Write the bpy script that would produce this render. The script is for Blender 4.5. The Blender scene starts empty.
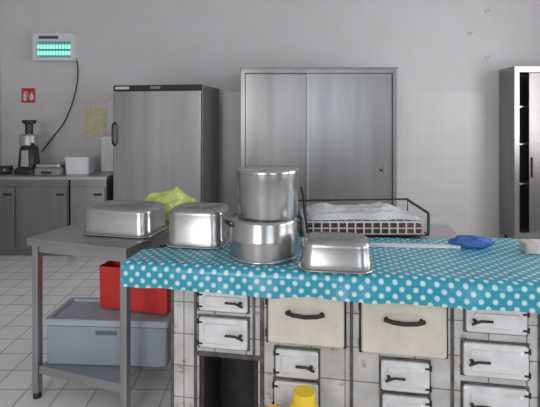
import bpy, bmesh, math, random
from mathutils import Vector, Matrix, noise
random.seed(4)
S=bpy.context.scene
C=S.collection
# ------------------------------------------------------------------ materials
def nt(name):
    m=bpy.data.materials.new(name); m.use_nodes=True
    t=m.node_tree; b=t.nodes['Principled BSDF']
    return m,t,b
def plain(name,col,rough=.5,metal=0,var=.06,scale=9,bump=0,emit=None,es=0,alpha=None,trans=0,coat=0):
    m,t,b=nt(name)
    tc=t.nodes.new('ShaderNodeTexCoord'); n=t.nodes.new('ShaderNodeTexNoise')
    n.inputs['Scale'].default_value=scale; n.inputs['Detail'].default_value=5
    t.links.new(tc.outputs['Object'],n.inputs['Vector'])
    r=t.nodes.new('ShaderNodeValToRGB')
    r.color_ramp.elements[0].position=.3; r.color_ramp.elements[1].position=.7
    r.color_ramp.elements[0].color=(*[c*(1-var) for c in col],1)
    r.color_ramp.elements[1].color=(*[min(1,c*(1+var)) for c in col],1)
    t.links.new(n.outputs['Fac'],r.inputs['Fac']); t.links.new(r.outputs['Color'],b.inputs['Base Color'])
    b.inputs['Roughness'].default_value=rough; b.inputs['Metallic'].default_value=metal
    if coat: b.inputs['Coat Weight'].default_value=coat
    if trans: b.inputs['Transmission Weight'].default_value=trans
    if alpha: b.inputs['Alpha'].default_value=alpha
    if bump:
        bp=t.nodes.new('ShaderNodeBump'); bp.inputs['Strength'].default_value=bump; bp.inputs['Distance'].default_value=.01
        t.links.new(n.outputs['Fac'],bp.inputs['Height']); t.links.new(bp.outputs['Normal'],b.inputs['Normal'])
    if emit:
        b.inputs['Emission Color'].default_value=(*emit,1); b.inputs['Emission Strength'].default_value=es
    return m
def steel(name,col,rough=.3,stretch=(60,60,2),bump=.02,metal=.9,var=.12,streak=(2.2,2.2,2.2)):
    m,t,b=nt(name)
    tc=t.nodes.new('ShaderNodeTexCoord'); mp=t.nodes.new('ShaderNodeMapping'); mp.inputs['Scale'].default_value=stretch
    n=t.nodes.new('ShaderNodeTexNoise'); n.inputs['Scale'].default_value=1; n.inputs['Detail'].default_value=4
    t.links.new(tc.outputs['Object'],mp.inputs['Vector']); t.links.new(mp.outputs['Vector'],n.inputs['Vector'])
    mp2=t.nodes.new('ShaderNodeMapping'); mp2.inputs['Scale'].default_value=streak; t.links.new(tc.outputs['Object'],mp2.inputs['Vector'])
    n2=t.nodes.new('ShaderNodeTexNoise'); n2.inputs['Scale'].default_value=1; n2.inputs['Detail'].default_value=3
    t.links.new(mp2.outputs['Vector'],n2.inputs['Vector'])
    mr=t.nodes.new('ShaderNodeMapRange'); mr.inputs['To Min'].default_value=rough*.85; mr.inputs['To Max'].default_value=rough*1.2
    t.links.new(n.outputs['Fac'],mr.inputs['Value']); t.links.new(mr.outputs['Result'],b.inputs['Roughness'])
    r=t.nodes.new('ShaderNodeValToRGB')
    r.color_ramp.elements[0].position=.3; r.color_ramp.elements[1].position=.7
    r.color_ramp.elements[0].color=(*[c*(1-var) for c in col],1); r.color_ramp.elements[1].color=(*[c*(1+var*.7) for c in col],1)
    t.links.new(n2.outputs['Fac'],r.inputs['Fac']); t.links.new(r.outputs['Color'],b.inputs['Base Color'])
    b.inputs['Metallic'].default_value=metal
    if bump:
        bp=t.nodes.new('ShaderNodeBump'); bp.inputs['Strength'].default_value=bump*4; bp.inputs['Distance'].default_value=.002
        t.links.new(n.outputs['Fac'],bp.inputs['Height']); t.links.new(bp.outputs['Normal'],b.inputs['Normal'])
    return m
def math_(t,op,a,b=None):
    n=t.nodes.new('ShaderNodeMath'); n.operation=op
    for i,v in enumerate([a,b]):
        if v is None: continue
        if isinstance(v,(int,float)): n.inputs[i].default_value=v
        else: t.links.new(v,n.inputs[i])
    return n.outputs[0]
def tile(name,mode,size,col,col2,grout,gw=.03,rough=.25,upper=None,uz=1.9,dirt=.0,bump=.3,nscale=3,grime=0):
    """square ceramic tiles laid out in metres; mode xz, xy, or sum (x+y,z)"""
    m,t,b=nt(name)
    tc=t.nodes.new('ShaderNodeTexCoord'); sp=t.nodes.new('ShaderNodeSeparateXYZ'); cb=t.nodes.new('ShaderNodeCombineXYZ')
    t.links.new(tc.outputs['Object'],sp.inputs[0])
    X,Y,Z=sp.outputs
    if mode=='xz': a,c=X,Z
    elif mode=='yz': a,c=Y,Z
    elif mode=='xy': a,c=X,Y
    else: a,c=math_(t,'ADD',X,Y),Z
    t.links.new(a,cb.inputs[0]); t.links.new(c,cb.inputs[1])
    br=t.nodes.new('ShaderNodeTexBrick'); br.offset=0; br.squash=1
    br.inputs['Scale'].default_value=1; br.inputs['Brick Width'].default_value=size; br.inputs['Row Height'].default_value=size
    br.inputs['Mortar Size'].default_value=size*gw; br.inputs['Mortar Smooth'].default_value=.3; br.inputs['Bias'].default_value=0
    br.inputs['Color1'].default_value=(*col,1); br.inputs['Color2'].default_value=(*col2,1); br.inputs['Mortar'].default_value=(*grout,1)
    t.links.new(cb.outputs[0],br.inputs['Vector'])
    n=t.nodes.new('ShaderNodeTexNoise'); n.inputs['Scale'].default_value=nscale; n.inputs['Detail'].default_value=6
    t.links.new(tc.outputs['Object'],n.inputs['Vector'])
    mx=t.nodes.new('ShaderNodeMix'); mx.data_type='RGBA'; mx.blend_type='MULTIPLY'
    mx.inputs[0].default_value=1
    r=t.nodes.new('ShaderNodeValToRGB'); r.color_ramp.elements[0].position=.35; r.color_ramp.elements[1].position=.65
    v=1-dirt-.05; r.color_ramp.elements[0].color=(v,v*.99,v*.97,1)
    t.links.new(n.outputs['Fac'],r.inputs['Fac'])
    t.links.new(br.outputs['Color'],mx.inputs[6]); t.links.new(r.outputs['Color'],mx.inputs[7])
    out=mx.outputs[2]
    if grime:
        n3=t.nodes.new('ShaderNodeTexNoise'); n3.inputs['Scale'].default_value=22; n3.inputs['Detail'].default_value=8; n3.inputs['Roughness'].default_value=.7
        t.links.new(tc.outputs['Object'],n3.inputs['Vector'])
        r3=t.nodes.new('ShaderNodeValToRGB'); r3.color_ramp.elements[0].position=.34; r3.color_ramp.elements[1].position=.42
        r3.color_ramp.elements[0].color=(.42,.36,.30,1); t.links.new(n3.outputs['Fac'],r3.inputs['Fac'])
        m4=t.nodes.new('ShaderNodeMix'); m4.data_type='RGBA'; m4.blend_type='MULTIPLY'; m4.inputs[0].default_value=grime
        t.links.new(out,m4.inputs[6]); t.links.new(r3.outputs['Color'],m4.inputs[7]); out=m4.outputs[2]
    bp=t.nodes.new('ShaderNodeBump'); bp.inputs['Strength'].default_value=bump; bp.inputs['Distance'].default_value=.003; bp.invert=True
    hsrc=br.outputs['Fac']; rs=rough
    if upper:
        k=math_(t,'GREATER_THAN',Z,uz)
        m2=t.nodes.new('ShaderNodeMix'); m2.data_type='RGBA'
        t.links.new(k,m2.inputs[0]); t.links.new(out,m2.inputs[6])
        m3=t.nodes.new('ShaderNodeMix'); m3.data_type='RGBA'; m3.blend_type='MULTIPLY'; m3.inputs[0].default_value=.6
        m3.inputs[6].default_value=(*upper,1); t.links.new(r.outputs['Color'],m3.inputs[7])
        t.links.new(m3.outputs[2],m2.inputs[7]); out=m2.outputs[2]
        hsrc=math_(t,'MULTIPLY',br.outputs['Fac'],math_(t,'SUBTRACT',1,k))
        rr=math_(t,'ADD',math_(t,'MULTIPLY',k,.85-rough),rough); t.links.new(rr,b.inputs['Roughness'])
    else: b.inputs['Roughness'].default_value=rough
    t.links.new(hsrc,bp.inputs['Height']); t.links.new(bp.outputs['Normal'],b.inputs['Normal'])
    t.links.new(out,b.inputs['Base Color'])
    return m
def dots(name,bg,dot,pitch=.062,r=.26):
    m,t,b=nt(name)
    uv=t.nodes.new('ShaderNodeTexCoord')
    def lat(off):
        mp=t.nodes.new('ShaderNodeMapping'); mp.inputs['Scale'].default_value=(1/pitch,)*3; mp.inputs['Location'].default_value=(off+40,off+40,0)
        t.links.new(uv.outputs['UV'],mp.inputs['Vector'])
        f=t.nodes.new('ShaderNodeVectorMath'); f.operation='FRACTION'; t.links.new(mp.outputs[0],f.inputs[0])
        s=t.nodes.new('ShaderNodeVectorMath'); s.operation='SUBTRACT'; t.links.new(f.outputs[0],s.inputs[0]); s.inputs[1].default_value=(.5,.5,0)
        l=t.nodes.new('ShaderNodeVectorMath'); l.operation='LENGTH'; t.links.new(s.outputs[0],l.inputs[0])
        return l.outputs['Value']
    d=math_(t,'MINIMUM',lat(0),lat(.5))
    mr=t.nodes.new('ShaderNodeMapRange'); mr.inputs['From Min'].default_value=r-.05; mr.inputs['From Max'].default_value=r+.05
    mr.inputs['To Min'].default_value=1; mr.inputs['To Max'].default_value=0; t.links.new(d,mr.inputs['Value'])
    mx=t.nodes.new('ShaderNodeMix'); mx.data_type='RGBA'; t.links.new(mr.outputs['Result'],mx.inputs[0])
    mx.inputs[6].default_value=(*bg,1); mx.inputs[7].default_value=(*dot,1)
    t.links.new(mx.outputs[2],b.inputs['Base Color']); b.inputs['Roughness'].default_value=.28
    return m

M_steel=steel('brushed_steel',(.43,.43,.43),.34,metal=.85)
M_cab=steel('cabinet_steel',(.31,.305,.305),.30,(30,30,1),.01,var=.2,streak=(4,4,.35))
M_cabdark=steel('dark_cabinet_steel',(.25,.24,.235),.34,(3,3,40),.01,metal=.9,var=.2,streak=(4,4,.35))
M_fridge=steel('fridge_steel',(.42,.42,.42),.33,(50,50,2),.01,var=.18,streak=(5,5,.35))
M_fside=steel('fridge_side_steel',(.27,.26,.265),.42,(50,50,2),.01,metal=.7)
M_pot=steel('pot_steel',(.43,.425,.42),.23,(1,1,60),0,var=.05)
M_pan=steel('pan_steel',(.40,.40,.395),.27,(2,2,2),0,var=.04)
M_leg=steel('leg_steel',(.42,.425,.44),.33,(3,3,3),0,metal=.85)
M_top=steel('table_top_steel',(.40,.40,.41),.28,(3,60,3),.01)
M_black=plain('black_plastic',(.02,.02,.022),.4)
M_iron=plain('cast_iron',(.045,.04,.037),.5,.6,.25,20,.15)
M_irongrey=plain('stove_frame_metal',(.12,.11,.10),.5,.4,.5,18,.1)
M_niche=plain('niche_shade_metal',(.04,.036,.033),.7,0,.4,14,.1)  # shade of the open wood niche, put into the lining colour
M_enamel=plain('cream_enamel',(.65,.61,.50),.24,0,.1,9,0,coat=.4)
M_enamelw=plain('white_enamel',(.69,.69,.69),.18,0,.12,12,0,coat=.5)
M_white=plain('white_plastic',(.70,.71,.72),.4)
M_whitepaper=plain('white_paper',(.66,.66,.65),.8)
M_yellowpaper=plain('yellow_paper',(.62,.58,.38),.8,0,.15,25)
M_red=plain('red_sign_paint',(.55,.05,.04),.5)
M_redpl=plain('red_plastic',(.62,.035,.03),.5,0,.1,6)
M_crate=plain('blue_grey_plastic',(.31,.35,.40),.5,0,.06)
M_cratelid=plain('pale_blue_grey_plastic',(.38,.42,.47),.45,0,.06)
M_crated=plain('dark_blue_grey_plastic',(.13,.15,.18),.6)
M_blue=plain('blue_cloth',(.05,.14,.42),.6,0,.15,14,.1)
M_beige=plain('beige_block',(.62,.57,.50),.5,0,.1,10)
M_lime=plain('lime_plastic_film',(.60,.69,.20),.25,0,.15,8,.15,alpha=.8)
M_yellow=plain('yellow_plastic',(.90,.63,.03),.3)
M_screen=plain('cyan_glow_tube',(.3,.9,.8),.4,emit=(.42,.95,.84),es=.75)
M_reflector=plain('tube_glow_reflector',(.12,.36,.34),.5,emit=(.12,.42,.38),es=.15)  # tube light on the backing, put into its colour and emission
M_grille=plain('grey_grille',(.10,.18,.18),.5)
M_grey=plain('grey_plastic',(.25,.25,.26),.45)
M_darkgrey=plain('dark_label_print',(.09,.10,.11),.6)
M_silver=plain('silver_plastic',(.45,.45,.46),.35,.6)
M_trayin=plain('brown_tray_plastic',(.13,.055,.04),.6,0,.5,30)
M_traywhite=plain('tray_white_plastic',(.64,.64,.64),.5)
M_wrap=plain('translucent_film',(.78,.80,.82),.18,0,.06,14,.15,alpha=.72)
WT=((.59,.58,.57),(.585,.575,.565),(.515,.505,.495))
M_wallT=tile('wall_tiles_and_plaster','xz',.15,*WT,.02,.35,(.60,.585,.595),1.93,bump=.12)
M_wallL=tile('side_wall_tiles','yz',.15,*WT,.02,.35,(.60,.585,.595),1.93,bump=.12)
M_floor=tile('floor_tiles','xy',.2,(.84,.83,.82),(.79,.78,.775),(.49,.475,.46),.03,.25,dirt=.05)
M_ceil=plain('ceiling_paint',(.67,.66,.66),.9)
M_stovetile=tile('stove_tiles','sum',.145,(.66,.65,.63),(.60,.59,.57),(.28,.26,.24),.022,.25,dirt=.2,nscale=8,bump=.3,grime=.6)
M_cloth=dots('polka_dot_oilcloth',(.022,.32,.43),(.60,.74,.77),.055,.185)
M_frame=plain('window_frame_paint',(.5,.5,.5),.5)
# ------------------------------------------------------------------ mesh tools
def empty(name,loc,rot=0,label=None,cat=None,group=None):
    e=bpy.data.objects.new(name,None); e.location=loc; e.rotation_euler=(0,0,math.radians(rot)); e.empty_display_size=.1
    C.objects.link(e); tag(e,label,cat,group); return e
def tag(o,label=None,cat=None,group=None,kind=None):
    if label:o['label']=label
    if cat:o['category']=cat
    if group:o['group']=group
    if kind:o['kind']=kind
    return o
def box(bm,x0,x1,y0,y1,z0,z1):
    v=[bm.verts.new(p) for p in [(x0,y0,z0),(x1,y0,z0),(x1,y1,z0),(x0,y1,z0),(x0,y0,z1),(x1,y0,z1),(x1,y1,z1),(x0,y1,z1)]]
    for f in [(3,2,1,0),(4,5,6,7),(0,1,5,4),(1,2,6,5),(2,3,7,6),(3,0,4,7)]: bm.faces.new([v[i] for i in f])
def loft(bm,loops,cap0=True,cap1=True):
    L=[[bm.verts.new(p) for p in l] for l in loops]; n=len(L[0])
    for a,b in zip(L,L[1:]):
        for i in range(n): bm.faces.new([a[i],a[(i+1)%n],b[(i+1)%n],b[i]])
    if cap0: bm.faces.new(L[0][::-1])
    if cap1: bm.faces.new(L[-1])
def circ(r,z,n=40,cx=0,cy=0): return [(cx+r*math.cos(2*math.pi*i/n),cy+r*math.sin(2*math.pi*i/n),z) for i in range(n)]
def lathe(bm,prof,n=40,cx=0,cy=0,cap0=True,cap1=True): loft(bm,[circ(r,z,n,cx,cy) for r,z in prof],cap0,cap1)
def rr(w,d,r,z,n=6,cx=0,cy=0):
    r=min(r,w/2-.0001,d/2-.0001); pts=[]
    for (sx,sy,a0) in [(1,1,0),(-1,1,90),(-1,-1,180),(1,-1,270)]:
        for i in range(n+1):
            a=math.radians(a0+90*i/n); pts.append((cx+sx*(w/2-r)+r*math.cos(a),cy+sy*(d/2-r)+r*math.sin(a),z))
    return pts
def tube(bm,pts,r,n=8,closed=False):
    pts=[Vector(p) for p in pts]; m=len(pts); loops=[]
    up=Vector((0,0,1))
    prev=None
    for i,p in enumerate(pts):
        if closed: d=(pts[(i+1)%m]-pts[i-1])
        else: d=pts[min(i+1,m-1)]-pts[max(i-1,0)]
        d.normalize()
        if prev is None:
            a=up if abs(d.z)<.9 else Vector((1,0,0)); x=d.cross(a).normalized()
        else: x=(prev-d*prev.dot(d)).normalized()
        prev=x; y=d.cross(x)
        loops.append([tuple(p+(x*math.cos(2*math.pi*k/n)+y*math.sin(2*math.pi*k/n))*r) for k in range(n)])
    if closed: loops.append(loops[0]); loft(bm,loops,False,False)
    else: loft(bm,loops)
def smooth_pts(ctrl,sub=6):
    P=[Vector(p) for p in ctrl]; out=[]
    for i in range(len(P)-1):
        p0=P[max(i-1,0)];p1=P[i];p2=P[i+1];p3=P[min(i+2,len(P)-1)]
        for k in range(sub):
            t=k/sub; out.append(.5*((2*p1)+(p2-p0)*t+(2*p0-5*p1+4*p2-p3)*t*t+(3*p1-p0-3*p2+p3)*t**3))
    out.append(P[-1]); return out
def mk(name,fn,mat,parent=None,bevel=0,smooth=False,loc=(0,0,0),rot=(0,0,0),label=None,cat=None,kind=None,group=None,seg=2,sub=0,ang=38):
    bm=bmesh.new(); fn(bm); bmesh.ops.recalc_face_normals(bm,faces=bm.faces[:])
    me=bpy.data.meshes.new(name); bm.to_mesh(me); bm.free()
    me.materials.append(mat)
    o=bpy.data.objects.new(name,me); C.objects.link(o); o.parent=parent; o.location=loc; o.rotation_euler=rot
    if smooth:
        for p in me.polygons: p.use_smooth=True
        me.set_sharp_from_angle(angle=math.radians(ang))
    if bevel:
        b=o.modifiers.new('bevel','BEVEL'); b.width=bevel; b.segments=seg; b.limit_method='ANGLE'
    if sub:
        s=o.modifiers.new('sub','SUBSURF'); s.levels=sub; s.render_levels=sub
    return tag(o,label,cat,group,kind)
def bx(*b):
    def f(bm):
        for q in b: box(bm,*q)
    return f
# ------------------------------------------------------------------ room
WX0,WX1,WY0,WY1,H=-3.52,4.4,-2.6,5.9,3.6
mk('floor',bx((WX0,WX1,WY0,WY1,-.1,0)),M_floor,kind='structure')
mk('ceiling',bx((WX0,WX1,WY0,WY1,H,H+.1)),M_ceil,kind='structure')
mk('wall_back',bx((WX0-.2,WX1+.2,WY1,WY1+.2,-.1,H+.1)),M_wallT,kind='structure')
mk('wall_left',bx((WX0-.2,WX0,WY0,WY1,-.1,H+.1)),M_wallL,kind='structure')
mk('wall_right',bx((WX1,WX1+.2,WY0,WY1,-.1,1.0),(WX1,WX1+.2,WY0,WY1,2.9,H+.1),(WX1,WX1+.2,WY0,-.9,1,2.9),(WX1,WX1+.2,1.1,2.0,1,2.9),(WX1,WX1+.2,4.2,WY1,1,2.9)),M_wallL,kind='structure')
mk('wall_front',bx((WX0-.2,WX1+.2,WY0-.2,WY0,-.1,1.0),(WX0-.2,WX1+.2,WY0-.2,WY0,2.9,H+.1),(WX0-.2,-2.9,WY0-.2,WY0,1,2.9),(-.9,.9,WY0-.2,WY0,1,2.9),(2.9,WX1+.2,WY0-.2,WY0,1,2.9)),M_wallT,kind='structure')
def winframe(name,a0,a1,axis,pos):
    def f(bm):
        t=.05
        def q(s0,s1,z0,z1):
            if axis=='y': box(bm,pos,pos+.06,s0,s1,z0,z1)
            else: box(bm,s0,s1,pos,pos+.06,z0,z1)
        q(a0,a1,1,1+t);q(a0,a1,2.9-t,2.9);q(a0,a0+t,1,2.9);q(a1-t,a1,1,2.9);m=(a0+a1)/2;q(m-t/2,m+t/2,1,2.9);q(a0,a1,2.3,2.3+t)
    mk(name,f,M_frame,kind='structure')
winframe('window_1',-.9,1.1,'y',WX1+.06);winframe('window_2',2,4.2,'y',WX1+.06)
winframe('window_3',-2.9,-.9,'x',WY0-.12);winframe('window_4',.9,2.9,'x',WY0-.12)
mk('trim_1',bx((WX0,WX0+.03,4.3,5.05,0,2.2)),M_grey,kind='structure')
def area(name,loc,rot,sx,sy,p,col):
    l=bpy.data.lights.new(name,'AREA'); l.shape='RECTANGLE'; l.size=sx; l.size_y=sy; l.energy=p; l.color=col
    o=bpy.data.objects.new(name,l); o.location=loc; o.rotation_euler=rot; C.objects.link(o)
R=math.radians
DAY=(.975,.965,.995)
area('daylight_a',(WX1+.25,.1,1.95),(0,R(90),0),1.9,2.0,62,DAY)
area('daylight_b',(WX1+.25,3.1,1.95),(0,R(90),0),1.9,2.2,105,DAY)
area('daylight_c',(-1.9,WY0-.25,1.95),(R(90),0,0),2,1.9,100,DAY)
area('daylight_d',(1.9,WY0-.25,1.95),(R(90),0,0),2,1.9,34,(.82,.91,1.0))
w=bpy.data.worlds.new('World'); S.world=w; w.use_nodes=True
w.node_tree.nodes['Background'].inputs[0].default_value=(.88,.93,1,1); w.node_tree.nodes['Background'].inputs[1].default_value=.8
# ------------------------------------------------------------------ counter at the back
def cab_unit(x0,x1,label,mat,ndoors=1):
    e=empty('base_cabinet',(x0,5.12,0),0,label,'cabinet')
    W=x1-x0
    mk('body',bx((0,W,.02,.76,.09,.875),(.03,W-.03,.06,.7,0,.088)),mat,e,.003)
    for i in range(ndoors):
        a=W*i/ndoors+.012; b=W*(i+1)/ndoors-.012
        d=mk('door',bx((a,b,0,.018,.11,.80)),mat,e,.004)
        mk('handle',bx((b-.12,b-.03,-.012,0,.70,.725)),M_black,d,.003)
    return e
cab_unit(-3.50,-2.30,'stainless steel base cabinet with sliding doors under the counter',M_cabdark,2)
cab_unit(-2.28,-1.87,'narrow stainless steel base cabinet with one door beside the fridge',M_cab,1)
mk('steel_counter',bx((-3.51,-1.85,5.1,5.89,.878,.92)),M_steel,None,.004,label='long stainless steel counter top against tiled wall',cat='counter')
CT=.922
e=empty('juicer',(-2.90,5.42,CT),0,'tall black and silver slow juicer standing on the steel counter','juicer')
mk('base',lambda bm:loft(bm,[rr(.26,.26,.05,0),rr(.26,.26,.05,.05),rr(.21,.2,.05,.08),rr(.19,.17,.06,.3),rr(.17,.15,.06,.32)]),M_black,e,smooth=True)
mk('silver_panel',lambda bm:loft(bm,[rr(.09,.01,.004,.09),rr(.08,.01,.004,.28)]),M_silver,e,loc=(0,-.10,0))
mk('drum',lambda bm:lathe(bm,[(.07,.32),(.105,.34),(.11,.45),(.09,.47)],24),M_silver,e,smooth=True)
mk('feed_tube',lambda bm:(lathe(bm,[(.045,.47),(.045,.59),(.075,.60),(.08,.64)],20),),M_black,e,smooth=True)
mk('spout',lambda bm:tube(bm,[(.05,-.05,.36),(.10,-.1,.35),(.11,-.11,.31)],.018),M_black,e,smooth=True)
e=empty('radio',(-3.2,5.4,CT),4,'small black device on the counter','device')
mk('body',bx((-.09,.09,-.05,.05,0,.09)),M_black,e,.01); mk('dial',lambda bm:tube(bm,[(.04,-.05,.045),(.04,-.06,.045)],.018,14),M_grey,e)
e=empty('kitchen_scale',(-2.605,5.38,CT),0,'low grey kitchen scale with steel platform on the counter','scale')
mk('body',lambda bm:loft(bm,[rr(.30,.28,.03,0),rr(.30,.28,.03,.06),rr(.27,.22,.03,.09)]),M_grey,e,smooth=True)
mk('platform',lambda bm:loft(bm,[rr(.27,.24,.03,.09),rr(.29,.26,.03,.095),rr(.29,.26,.03,.12)]),M_steel,e)
mk('display',bx((-.06,.06,-.145,-.139,.012,.04)),M_black,e)
e=empty('storage_box',(-2.285,5.43,CT),0,'white plastic box with lid on the counter','box')
mk('body',lambda bm:loft(bm,[rr(.27,.24,.03,0),rr(.28,.26,.03,.17)]),M_white,e,smooth=True)
mk('lid',lambda bm:loft(bm,[rr(.30,.28,.03,.17),rr(.30,.28,.03,.195),rr(.27,.25,.03,.205)]),M_white,e,smooth=True)
e=empty('storage_canister',(-2.02,5.68,CT),0,'tall pale plastic canister beside the fridge','canister')
mk('body',lambda bm:loft(bm,[rr(.17,.17,.03,0),rr(.18,.18,.03,.02),rr(.18,.18,.03,.38)]),M_white,e,smooth=True)
mk('lid',lambda bm:loft(bm,[rr(.19,.19,.03,.38),rr(.19,.19,.03,.42),rr(.15,.15,.03,.44)]),M_white,e,smooth=True)
# wall things
e=empty('insect_killer',(-2.79,5.9,2.33),0,'white wall-mounted electric insect killer with glowing cyan tubes','insect killer')
mk('housing',bx((-.27,.27,-.1,-.02,0,.04),(-.27,.27,-.1,-.02,.25,.35),(-.27,-.22,-.1,-.02,.04,.25),(.22,.27,-.1,-.02,.04,.25),(-.27,.27,-.02,0,0,.35)),M_white,e)
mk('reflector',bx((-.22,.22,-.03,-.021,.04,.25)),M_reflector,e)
mk('lamp_tube',lambda bm:(tube(bm,[(-.215,-.06,.185),(.215,-.06,.185)],.028,12),),M_screen,e,smooth=True)
mk('lamp_tube',lambda bm:(tube(bm,[(-.215,-.06,.10),(.215,-.06,.10)],.026,12),),M_screen,e,smooth=True)
def grille(bm):
    for i in range(12): tube(bm,[(-.22+.04*i,-.095,.035),(-.22+.04*i,-.095,.255)],.0032,6)
    for z in (.04,.143,.25): tube(bm,[(-.225,-.095,z),(.225,-.095,z)],.004,6)
mk('guard_grille',grille,M_grille,e)
mk('nameplate',bx((-.19,.06,-.103,-.1,.278,.318)),M_darkgrey,e)
mk('mounting_tab',bx((-.02,.02,-.01,0,.35,.38)),M_white,e)
mk('mounting_tab',bx((-.24,-.2,-.01,0,.35,.38)),M_white,e)
def rel(p,o=(-2.79,5.9,2.33)): return tuple(a-b for a,b in zip(p,o))
mk('power_cord',lambda bm:tube(bm,smooth_pts([rel(p) for p in [(-2.53,5.85,2.40),(-2.51,5.88,2.2),(-2.55,5.88,1.9),(-2.68,5.88,1.55),(-2.83,5.88,1.35),(-2.98,5.88,1.15)]],8),.008,8),M_black,e,smooth=True,label='black power cord hanging down the wall')
e=empty('fire_sign',(-3.165,5.9,1.79),0,'red square fire extinguisher sign on the wall','sign')
mk('panel',bx((-.09,.09,-.008,0,0,.19)),M_red,e,.002)
def exting(bm):
    pts=[(-.062,.025),(-.022,.025),(-.022,.105),(-.030,.122),(-.036,.13),(-.048,.13),(-.054,.122),(-.062,.105)]
    loft(bm,[[(x,-.011,z) for x,z in pts],[(x,-.008,z) for x,z in pts]])
    box(bm,-.055,-.012,-.011,-.008,.136,.146)
    tube(bm,smooth_pts([(-.015,-.0095,.140),(-.004,-.0095,.12),(-.004,-.0095,.09),(-.010,-.0095,.06)],4),.003,6)
mk('extinguisher_pictogram',exting,M_whitepaper,e)
def flame(bm):
    pts=[(.035,.03),(.06,.045),(.066,.08),(.05,.11),(.045,.15),(.025,.115),(.02,.09),(.01,.07),(.015,.04)]
    loft(bm,[[(x+.006,-.011,z) for x,z in pts],[(x+.006,-.008,z) for x,z in pts]])
mk('flame_pictogram',flame,M_whitepaper,e)
mk('notice_sheet',bx((-2.43,-2.15,5.893,5.901,1.36,1.72)),M_yellowpaper,label='yellowish printed notice taped to tiled wall',cat='notice')
mk('notice_sheet',bx((-2.12,-2.0,5.893,5.901,1.42,1.80)),M_whitepaper,label='narrow white notice taped to wall beside the fridge',cat='notice')
for x,z in [(2.85,2.98),(2.63,2.69),(2.86,2.38)]:
    e=empty('wall_hook',(x,5.9,z),0,'small metal hook screwed into the plaster wall','hook','wall hooks')
    mk('plate',lambda bm:tube(bm,[(0,0,0),(0,-.012,0)],.03,14),M_whitepaper,e); mk('hook',lambda bm:tube(bm,smooth_pts([(0,-.012,0),(0,-.04,0),(0,-.05,.03)],4),.006),M_leg,e)
# ------------------------------------------------------------------ fridge
e=empty('refrigerator',(-.765,4.99,0),-10,'large stainless steel upright commercial fridge with dark top strip','refrigerator')
W=1.06; e.scale=(1,1,1.015)
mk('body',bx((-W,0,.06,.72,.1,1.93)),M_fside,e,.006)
mk('door',bx((-W+.004,-.004,0,.055,.16,1.865)),M_fridge,e,.01)
mk('control_panel',bx((-W+.004,-.004,.005,.058,1.87,1.93)),M_black,e,.004)
mk('badge',bx((-W+.03,-W+.2,.0,.006,1.885,1.912)),M_white,e)
mk('display',bx((-.6,-.48,.0,.006,1.885,1.915)),M_grey,e)
mk('kick_plate',bx((-W+.02,-.02,.03,.06,.03,.14)),M_black,e)
mk('handle',lambda bm:tube(bm,smooth_pts([(-W+.03,.01,1.25),(-W+.03,-.045,1.28),(-W+.03,-.05,1.38),(-W+.03,-.045,1.48),(-W+.03,.01,1.51)],5),.014,10),M_black,e,smooth=True)
mk('door_lock',lambda bm:tube(bm,[(-W+.03,0,1.18),(-W+.03,-.012,1.18)],.014,12),M_leg,e)
for x in(-W+.08,-.08):
    for y in (.12,.65): mk('foot',lambda bm:lathe(bm,[(.025,0),(.025,.02),(.015,.03),(.015,.1)],12,x,y),M_black,e)
# ------------------------------------------------------------------ tall cupboards
def carcass(W,T,Dp,t,zt,zb):
    return bx((0,t,0,Dp,zb,T),(W-t,W,0,Dp,zb,T),(t,W-t,0,Dp,T-zt,T),(t,W-t,0,Dp,zb,zb+.08),(t,W-t,Dp-.03,Dp,zb+.08,T-zt))
e=empty('steel_cupboard',(-.335,5.2,0),0,'tall stainless steel cupboard with two sliding doors','cupboard')
W=1.80;T=2.15
mk('body',carcass(W,T,.62,.045,.045,.12),M_cab,e)
d=mk('sliding_door',bx((.047,.80,.05,.07,.202,T-.047)),M_cab,e,.004); mk('handle',bx((.09,.115,.042,.05,1.0,1.12)),M_grey,d,.003)
d=mk('sliding_door',bx((.76,W-.047,.02,.04,.202,T-.047)),M_cab,e,.004); mk('handle',bx((W-.15,W-.12,.012,.02,.92,1.08)),M_grey,d,.003)
mk('door_trim',bx((.76,.785,.01,.02,.202,T-.047)),M_steel,e); mk('lock',lambda bm:tube(bm,[(W-.18,.02,.98),(W-.18,.005,.98)],.016,12),M_black,e)
mk('top_lip',bx((-.015,W+.015,-.015,.63,T+.001,T+.022)),M_fside,e)
for x in(.05,W-.05):
    for y in(.06,.56): mk('foot',lambda bm:lathe(bm,[(.03,0),(.03,.02),(.02,.03),(.02,.12)],12,x,y),M_black,e)
e=empty('steel_cupboard',(3.0,5.52,0),0,'tall stainless steel cupboard with sliding door partly open','cupboard')
W=1.35;T=2.22
mk('body',carcass(W,T,.36,.06,.07,.1),M_cab,e)
for z in (.75,1.25,1.72): mk('shelf',bx((.062,W-.062,.13,.32,z,z+.02)),M_steel,e)
d=mk('sliding_door',bx((.21,.77,.05,.07,.182,T-.072)),M_cabdark,e); mk('handle',bx((.23,.25,.035,.05,.85,1.1)),M_black,d,.003)
mk('sliding_door',bx((.70,W-.062,.085,.105,.182,T-.072)),M_cabdark,e)
for x in(.05,W-.05):
    for y in(.06,.30): mk('foot',lambda bm:lathe(bm,[(.03,0),(.03,.02),(.02,.03),(.02,.1)],12,x,y),M_black,e)
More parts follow.
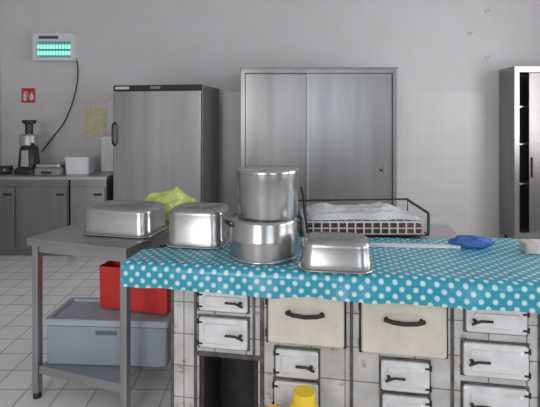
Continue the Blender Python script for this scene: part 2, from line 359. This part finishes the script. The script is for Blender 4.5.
# ------------------------------------------------------------------ steel work table
TA=-19
e=empty('work_table',(-1.35,2.50,0),TA,'stainless steel work table with lower shelf beside the tiled stove','table')
TW,TD=.655,.80
mk('table_top',bx((0,TW,0,TD,.885,.9),(0,TW,0,.012,.86,.884),(0,TW,TD-.012,TD,.86,.884),(0,.012,.013,TD-.013,.86,.884),(TW-.012,TW,.013,TD-.013,.86,.884)),M_top,e)
mk('apron',bx((.055,TW-.06,.03,.045,.82,.884),(.055,TW-.06,TD-.045,TD-.03,.82,.884),(.03,.045,.06,TD-.06,.82,.884),(TW-.045,TW-.03,.06,TD-.06,.82,.884)),M_leg,e)
for x in(.012,TW-.055):
    for y in(.02,TD-.06):
        mk('leg',bx((x,x+.04,y,y+.04,.03,.884)),M_leg,e,.004)
        mk('foot',lambda bm:lathe(bm,[(.022,0),(.024,.02),(.018,.03)],12,x+.02,y+.02),M_black,e)
SZ=.185
mk('lower_shelf',bx((.055,TW-.06,.045,TD-.03,SZ-.015,SZ),(.055,TW-.06,.03,.044,SZ-.045,SZ)),M_leg,e)
# plastic crate
e=empty('plastic_crate',(-.905,2.655,SZ+.002),-3,'blue-grey plastic crate with paler flat rim on the lower shelf','crate')
w,d,h=.71,.32,.255
mk('body',lambda bm:loft(bm,[rr(w-.03,d-.03,.02,0),rr(w-.02,d-.02,.02,.01),rr(w-.02,d-.02,.02,h-.04)],True,True),M_crate,e,smooth=True)
mk('lid',lambda bm:loft(bm,[rr(w-.01,d-.01,.02,h-.035),rr(w,d,.02,h-.032),rr(w,d,.02,h-.005),rr(w-.008,d-.008,.02,h),rr(w-.06,d-.06,.02,h),rr(w-.07,d-.07,.02,h-.012)],True,True),M_cratelid,e,smooth=True)
mk('grip',bx((-.06,.06,-d/2+.006,-d/2+.014,h-.085,h-.060)),M_crated,e,.003)
# red box
e=empty('red_box',(-.785,2.70,SZ+.002+h),-14,'plain flat-sided red plastic box on the lid of crate','box')
mk('body',lambda bm:loft(bm,[rr(.44,.15,.010,0),rr(.445,.155,.010,.245),rr(.435,.145,.010,.245),rr(.43,.14,.010,.012)],True,True),M_redpl,e,smooth=True)
# ------------------------------------------------------------------ stove
TH=9.3; OX,OY=-.65,2.06
st=empty('kitchen_stove',(OX,OY,0),-TH,'old masonry kitchen stove faced with worn white tiles and enamel doors','stove')
F=.035
def body(bm):
    box(bm,.2,1.62,.36,1.0,.0,.86); box(bm,1.62,2.4,.36,.72,0,.86); box(bm,.2,.325,F,.36,0,.86); box(bm,.325,.60,F,.36,.50,.86); box(bm,.60,1.78,F,.36,0,.86); box(bm,1.78,2.4,F+.05,.36,0,.86)
mk('body',body,M_stovetile,st)
mk('stove_top',bx((.14,1.62,0,1.04,.862,.9),(1.62,2.42,0,.74,.862,.9),(0,.14,0,.12,.862,.9)),M_top,st)
mk('firewood_niche_shade_lining',bx((.325,.6,.335,.352,.0,.5),(.33,.345,.05,.334,0,.5),(.58,.595,.05,.334,0,.5)),M_niche,st)  # near-black panels painting the niche's shade onto its inner faces
def strap(q,m=None): mk('iron_strap',bx(q),m or M_irongrey,st,.002)
strap((.193,.207,F-.006,F+.02,0,.86)); strap((.304,.318,F-.006,F,0,.86)); strap((.608,.627,F-.006,F,0,.86))
strap((.319,.607,F-.008,F,.489,.509)); strap((.575,.587,F-.006,F,.511,.86))
strap((1.000,1.014,F-.006,F,0,.86)); strap((1.411,1.425,F-.006,F,0,.86)); strap((1.745,1.78,F-.006,F,0,.86))
strap((1.785,2.4,F+.03,F+.05,.60,.63)); strap((1.785,2.4,F+.03,F+.05,.33,.36))
def q(u0,u1,z0,z1,r=.008):
    return [(u0+r,z0),(u1-r,z0),(u1,z0+r),(u1,z1-r),(u1-r,z1),(u0+r,z1),(u0,z1-r),(u0,z0+r)]
def oven(u0,u1,z0,z1):
    mk('oven_door_frame',bx((u0-.009,u1+.009,F-.008,F,z0-.009,z1+.009)),M_iron,st,.002)
    d=mk('oven_door',lambda bm:loft(bm,[[(x,F-.008,z) for x,z in q(u0,u1,z0,z1)],[(x,F-.026,z) for x,z in q(u0,u1,z0,z1)],[(x,F-.034,z) for x,z in q(u0+.008,u1-.008,z0+.008,z1-.008)]]),M_enamel,st,.002)
    m=(u0+u1)/2; z=z1-.075
    mk('handle',lambda bm:(tube(bm,[(m-.08,F-.055,z+.003),(m-.05,F-.07,z),(m,F-.074,z-.003),(m+.05,F-.07,z),(m+.08,F-.055,z+.003)],.009,10),tube(bm,[(m-.07,F-.03,z),(m-.07,F-.062,z)],.008),tube(bm,[(m+.07,F-.03,z),(m+.07,F-.062,z)],.008)),M_iron,d,smooth=True)
    for hz in (z0+.04,z1-.04): mk('hinge',lambda bm:tube(bm,[(u0-.004,F-.02,hz-.015),(u0-.004,F-.02,hz+.015)],.008),M_iron,d)
def fdoor(u0,u1,z0,z1,flip=False):
    mk('fire_door_frame',bx((u0-.008,u1+.008,F-.008,F,z0-.008,z1+.008)),M_irongrey,st,.002)
    d=mk('fire_door',lambda bm:(loft(bm,[[(x,F-.008,z) for x,z in q(u0,u1,z0,z1)],[(x,F-.02,z) for x,z in q(u0,u1,z0,z1)],[(x,F-.024,z) for x,z in q(u0+.005,u1-.005,z0+.005,z1-.005)]]),
        loft(bm,[[(x,F-.022,z) for x,z in q(u0+.022,u1-.022,z0+.02,z1-.02)],[(x,F-.030,z) for x,z in q(u0+.028,u1-.028,z0+.026,z1-.026)]])),M_enamelw,st,.001)
    s=-1 if flip else 1
    lx=u1-.03 if not flip else u0+.03; z=(z0+z1)/2
    mk('latch',lambda bm:(tube(bm,[(lx,F-.02,z),(lx,F-.045,z)],.008,10),tube(bm,[(lx+s*.015,F-.045,z-.012),(lx-s*.02,F-.047,z+.004),(lx-s*.065,F-.05,z+.006)],.0055,8)),M_iron,d,smooth=True)
    hx=u0-.004 if not flip else u1+.004
    for hz in (z0+.02,z1-.02): mk('hinge',lambda bm:(tube(bm,[(hx,F-.018,hz-.01),(hx,F-.018,hz+.01)],.006),box(bm,min(hx,hx+s*.022),max(hx,hx+s*.022),F-.026,F-.02,hz-.004,hz+.004)),M_iron,d)
fdoor(.332,.555,.70,.793); fdoor(.332,.555,.535,.67)
oven(.647,.977,.583,.803); fdoor(.68,.866,.435,.555); fdoor(.675,.866,.29,.415)
oven(1.048,1.392,.573,.803); fdoor(1.13,1.325,.42,.545,True); fdoor(1.135,1.325,.28,.40,True)
fdoor(1.468,1.70,.69,.795,True); fdoor(1.458,1.705,.51,.645,True)
fdoor(1.458,1.705,.33,.47,True)
# ------------------------------------------------------------------ oilcloth
def D(s):
    K=[(-.03,.17),(.0,.19),(.1,.26),(.25,.36),(.38,.46),(.55,.57),(.7,.6),(1.5,.63),(1.63,.71),(3,.72)]
    for (a,b),(c,d) in zip(K,K[1:]):
        if s<=c: return b+(d-b)*(s-a)/(c-a)
    return .6
def cloth():
    bm=bmesh.new(); uvl=bm.loops.layers.uv.new('UVMap')
    NU,NT=260,30; NH=8; grid=[];s0,s1=-.02,2.45
    for i in range(NU+1):
        s=s0+(s1-s0)*i/NU; row=[]; dep=D(s)
        for j in range(NT+1):
            v=dep*(1-j/NT)+.020*(j/NT)
            zz=.9063+.002*(1+noise.noise(Vector((s*11,v*8,0))))
            row.append((s,v,zz,s,v))
        row.append((s,.008,.9066,s,.008)); row.append((s,-.004,.9042,s,-.005)); row.append((s,-.012,.897,s,-.017))
        for j in range(1,NH+1):
            t=j/NH; drop=.096+.010*noise.noise(Vector((s*2.6,0,4)))+.006*noise.noise(Vector((s*8,3,4)))
            wv=.016*noise.noise(Vector((s*5+.25*t,7,0)))+.011*noise.noise(Vector((s*12,1,t*.8)))
            row.append((s,-.018-.012*t+wv*t,.897-drop*t,s,-.017-drop*t))
        grid.append(row)
    V=[[bm.verts.new(p[:3]) for p in r] for r in grid]
    for i in range(NU):
        for j in range(len(V[0])-1):
            f=bm.faces.new([V[i][j],V[i+1][j],V[i+1][j+1],V[i][j+1]]); f.smooth=True
            for l,(a,b) in zip(f.loops,[(i,j),(i+1,j),(i+1,j+1),(i,j+1)]): l[uvl].uv=(grid[a][b][3],grid[a][b][4])
    bmesh.ops.recalc_face_normals(bm,faces=bm.faces[:])
    me=bpy.data.meshes.new('tablecloth'); bm.to_mesh(me); bm.free(); me.materials.append(M_cloth)
    o=bpy.data.objects.new('tablecloth',me); C.objects.link(o); o.location=(OX,OY,0); o.rotation_euler=(0,0,R(-TH))
    tag(o,'turquoise oilcloth tablecloth with white polka dots covering the stove','tablecloth')
cloth()
CZ=.9105
# ------------------------------------------------------------------ pans
def pan(x,y,z,w,d,h,rot,label):
    e=empty('gastronorm_pan',(x,y,z),rot,label,'pan')
    r=.06
    L=[rr(w-.05,d-.05,r,.0),rr(w-.006,d-.006,r,.0),rr(w-.006,d-.006,r,.007),rr(w-.018,d-.018,r,.010),rr(w-.018,d-.018,r,.035),rr(w-.022,d-.022,r,.039),rr(w-.026,d-.026,r,h-.032)]
    for a in (15,30,45,60,75,90):
        q_=math.radians(a); L.append(rr(w-.026-.055*(1-math.cos(q_)),d-.026-.055*(1-math.cos(q_)),r,h-.032+.030*math.sin(q_)))
    L.append(rr(w-.105,d-.105,.045,h)); L.append(rr(w-.115,d-.115,.045,h-.003))
    mk('body',lambda bm:loft(bm,L),M_pan,e,smooth=True)
    mk('rolled_rim',lambda bm:tube(bm,[Vector(p) for p in rr(w-.006,d-.006,r,.004)],.004,8,True),M_pot,e,smooth=True)
    return e
pan(-.85,2.66,.902,.43,.30,.16,-13,'upturned rectangular stainless steel pan on the bare steel table')
pan(-.37,2.38,CZ,.31,.26,.195,-9,'deep upturned stainless steel pan between table and pots')
pan(.29,1.995,CZ,.32,.215,.132,-8,'small upturned stainless steel pan on the dotted tablecloth')
# pots
e=empty('cooking_pot',(-.030,2.165,CZ),12,'wide upturned stainless steel pot with side handles on tablecloth','pot')
mk('body',lambda bm:lathe(bm,[(.14,0),(.167,0),(.169,.004),(.167,.009),(.163,.012),(.163,.085),(.164,.09),(.162,.095),(.162,.168),(.159,.180),(.150,.185),(.02,.185)],64),M_pot,e,smooth=True,ang=50)
for s in(-1,1):
    mk('handle',lambda bm:tube(bm,smooth_pts([(s*.160,-.04,.15),(s*.180,-.035,.162),(s*.186,0,.166),(s*.180,.035,.162),(s*.160,.04,.15)],5),.006,8),M_iron,e,smooth=True)
e=empty('stock_pot',(-.012,2.165,CZ+.186),0,'tall round lidded stainless steel pot stacked on wide pot','pot')
mk('body',lambda bm:lathe(bm,[(.13,0),(.143,.004),(.147,.012),(.147,.212)],64),M_pot,e,smooth=True,ang=50)
mk('lid',lambda bm:lathe(bm,[(.147,.209),(.150,.211),(.150,.221),(.147,.226),(.140,.227),(.135,.224),(.02,.225)],64),M_pot,e,smooth=True)
# ladle
e=empty('ladle',(.16,2.33,CZ),0,'black-handled ladle leaning beside the stacked pots','ladle')
mk('handle',lambda bm:tube(bm,smooth_pts([(.045,.0,.012),(.03,0,.09),(.02,0,.17),(.012,0,.25),(.0,0,.30)],5),.007,8),M_black,e,smooth=True)
mk('ladle_bowl',lambda bm:lathe(bm,[(.01,.0),(.03,.006),(.042,.025),(.038,.025),(.026,.010),(.005,.006)],20,.08,0),M_pot,e,smooth=True)
def blob(bm,w,d,h,amp,seed,n=4,f=1.6,rid=.12,fine=0):
    bmesh.ops.create_icosphere(bm,subdivisions=n,radius=1)
    for v in bm.verts:
        p=v.co.copy(); k=1+amp*noise.noise(p*f+Vector((seed,0,0)))+rid*(.5-abs(noise.noise(p*f*1.6+Vector((0,seed,0))))*2)+fine*(.3-abs(noise.noise(p*f*3.3+Vector((0,0,seed)))))
        v.co=Vector((p.x*w/2*k,p.y*d/2*k,max(0,(p.z*.62+.45)*h/1.07*k)))
e=empty('plastic_bag',(-.70,2.98,.902),0,'crumpled translucent lime green plastic bag behind the pans','bag')
mk('bag_body',lambda bm:blob(bm,.35,.2,.175,.35,5,5,1.1,.16,.10),M_lime,e,smooth=True,ang=70)
# ------------------------------------------------------------------ dish rack
rx,ry=.17,2.50
e=empty('dish_rack',(rx,ry,CZ),0,'low dark-framed rack holding a slotted tray','dish rack')
RW,RD=.71,.38
L_=.02;Rr_=RW-.02;B_=RD-.012;A_=.012
def basket(bm):
    L,Rr,B,A=L_,Rr_,B_,A_
    for z0,z1 in((.004,.011),(.037,.043),(.070,.078)):
        box(bm,L,Rr,A,A+.008,z0,z1); box(bm,L,Rr,B-.008,B,z0,z1)
        for xx in(L,Rr-.008): box(bm,xx,xx+.008,A+.009,B-.009,z0,z1)
    n=15
    for i in range(n):
        x=L+i*(Rr-L-.009)/(n-1)
        for z0,z1 in((.011,.037),(.043,.070)): box(bm,x,x+.009,A,A+.008,z0,z1); box(bm,x,x+.009,B-.008,B,z0,z1)
    for i in range(1,n-1):
        x=L+i*(Rr-L-.009)/(n-1); box(bm,x,x+.008,A+.01,B-.01,.070,.077)
    for j in range(1,7):
        y=A+j*(B-A)/7; box(bm,L+.01,Rr-.01,y,y+.008,.063,.0695)
mk('slotted_tray',basket,M_traywhite,e)
mk('tray_insert',bx((L_+.012,Rr_-.012,A_+.014,B_-.014,.006,.060)),M_trayin,e)
def rf(bm):
    tube(bm,[(0,0,.006),(0,0,.08),(0,.02,.083),(0,RD,.125)],.005,8)
    tube(bm,[(RW,0,.006),(RW,0,.125),(RW,.02,.128),(RW,RD,.135)],.008,8)
    tube(bm,[(0,RD,.006),(0,RD,.13),(RW,RD,.14),(RW,RD,.006)],.006,8)
    tube(bm,[(0,0,.005),(0,RD,.005)],.005,8); tube(bm,[(RW,0,.005),(RW,RD,.005)],.005,8); tube(bm,[(0,0,.005),(RW,0,.005)],.004,8)
mk('frame',rf,M_black,e,smooth=True)
def sheet(bm,w,d,amp,nx=110,ny=56,seed=0):
    V=[]
    for i in range(nx+1):
        r=[]
        for j in range(ny+1):
            x=(i/nx-.5)*w; y=(j/ny-.5)*d
            z=amp*(.55+.5*noise.noise(Vector((x*4+seed,y*5,0)))+.35*(.3-abs(noise.noise(Vector((x*6,y*8,seed)))))+.2*(.2-abs(noise.noise(Vector((x*14,y*16,seed+3))))))
            e_=max(abs(i/nx-.5),abs(j/ny-.5))*2
            z=max(.002,z*(1-e_**8*.95))
            x+=.03*noise.noise(Vector((y*7,x*5,5+seed))); y+=.03*noise.noise(Vector((x*7,y*5,9+seed)))
            r.append(bm.verts.new((x,y,z)))
        V.append(r)
    for i in range(nx):
        for j in range(ny): bm.faces.new([V[i][j],V[i+1][j],V[i+1][j+1],V[i][j+1]])
mk('plastic_film',lambda bm:sheet(bm,.63,.30,.075),M_wrap,loc=(rx+.365,ry+.195,CZ+.0785),smooth=True,ang=80,label='loose translucent white plastic film spread over the rack',cat='plastic film')
mk('metal_strip',lambda bm:loft(bm,[rr(.52,.035,.008,0),rr(.52,.035,.008,.012)]),M_white,loc=(.70,2.29,CZ),rot=(0,0,R(-4)),label='long thin pale metal strip lying on the tablecloth',cat='strip')
mk('blue_cloth',lambda bm:blob(bm,.20,.09,.058,.2,2,5,1.4,.08,.1),M_blue,loc=(1.02,2.29,CZ),rot=(0,0,R(-10)),smooth=True,label='small crumpled blue cloth lying on the tablecloth',cat='cloth')
e=empty('butter_block',(1.32,2.2,CZ),-8,'small wrapped beige block with paper band on the tablecloth','block')
mk('block_body',lambda bm:loft(bm,[rr(.155,.09,.01,0),rr(.16,.095,.012,.006),rr(.16,.095,.012,.042),rr(.15,.085,.012,.048)]),M_beige,e,smooth=True)
mk('paper_band',bx((-.03,.03,-.0485,.0485,.001,.0495)),M_whitepaper,e)
# ------------------------------------------------------------------ bottles in front of the stove on a low stool
e=empty('step_stool',(.09,1.78,0),-9,'low white step stool in front of stove','stool')
mk('seat',lambda bm:loft(bm,[rr(.34,.2,.03,.15),rr(.34,.2,.03,.17)]),M_white,e,.003)
for x in(-.13,.13):
    for y in(-.065,.065): mk('leg',bx((x-.014,x+.014,y-.014,y+.014,0,.15)),M_white,e)
def bottle(x,y,r,h,lab):
    e=empty('detergent_bottle',(x,y,.172),0,lab,'bottle','detergent bottles on the stool')
    mk('body',lambda bm:lathe(bm,[(r*.9,0),(r,.01),(r,h*.72),(r*.97,h*.78),(r*.85,h*.83),(r*.66,h*.86)],32),M_yellow,e,smooth=True)
    mk('cap',lambda bm:lathe(bm,[(r*.72,h*.855),(r*.74,h*.97),(r*.68,h)],32),M_yellow,e,smooth=True)
    mk('label',lambda bm:lathe(bm,[(r*1.01,h*.2),(r*1.01,h*.6)],32,cap0=False,cap1=False),M_whitepaper,e,smooth=True)
bottle(.135,1.78,.062,.31,'yellow plastic detergent bottle with wide cap on stool')
bottle(.012,1.80,.045,.225,'smaller yellow plastic detergent bottle on stool')
# ------------------------------------------------------------------ camera
cd=bpy.data.cameras.new('camera'); cd.sensor_width=36; cd.lens=30; cd.shift_y=-82.5/540
co=bpy.data.objects.new('camera',cd); co.location=(0,0,1.55); co.rotation_euler=(R(90),0,0); C.objects.link(co); S.camera=co
S.view_settings.view_transform='Standard'
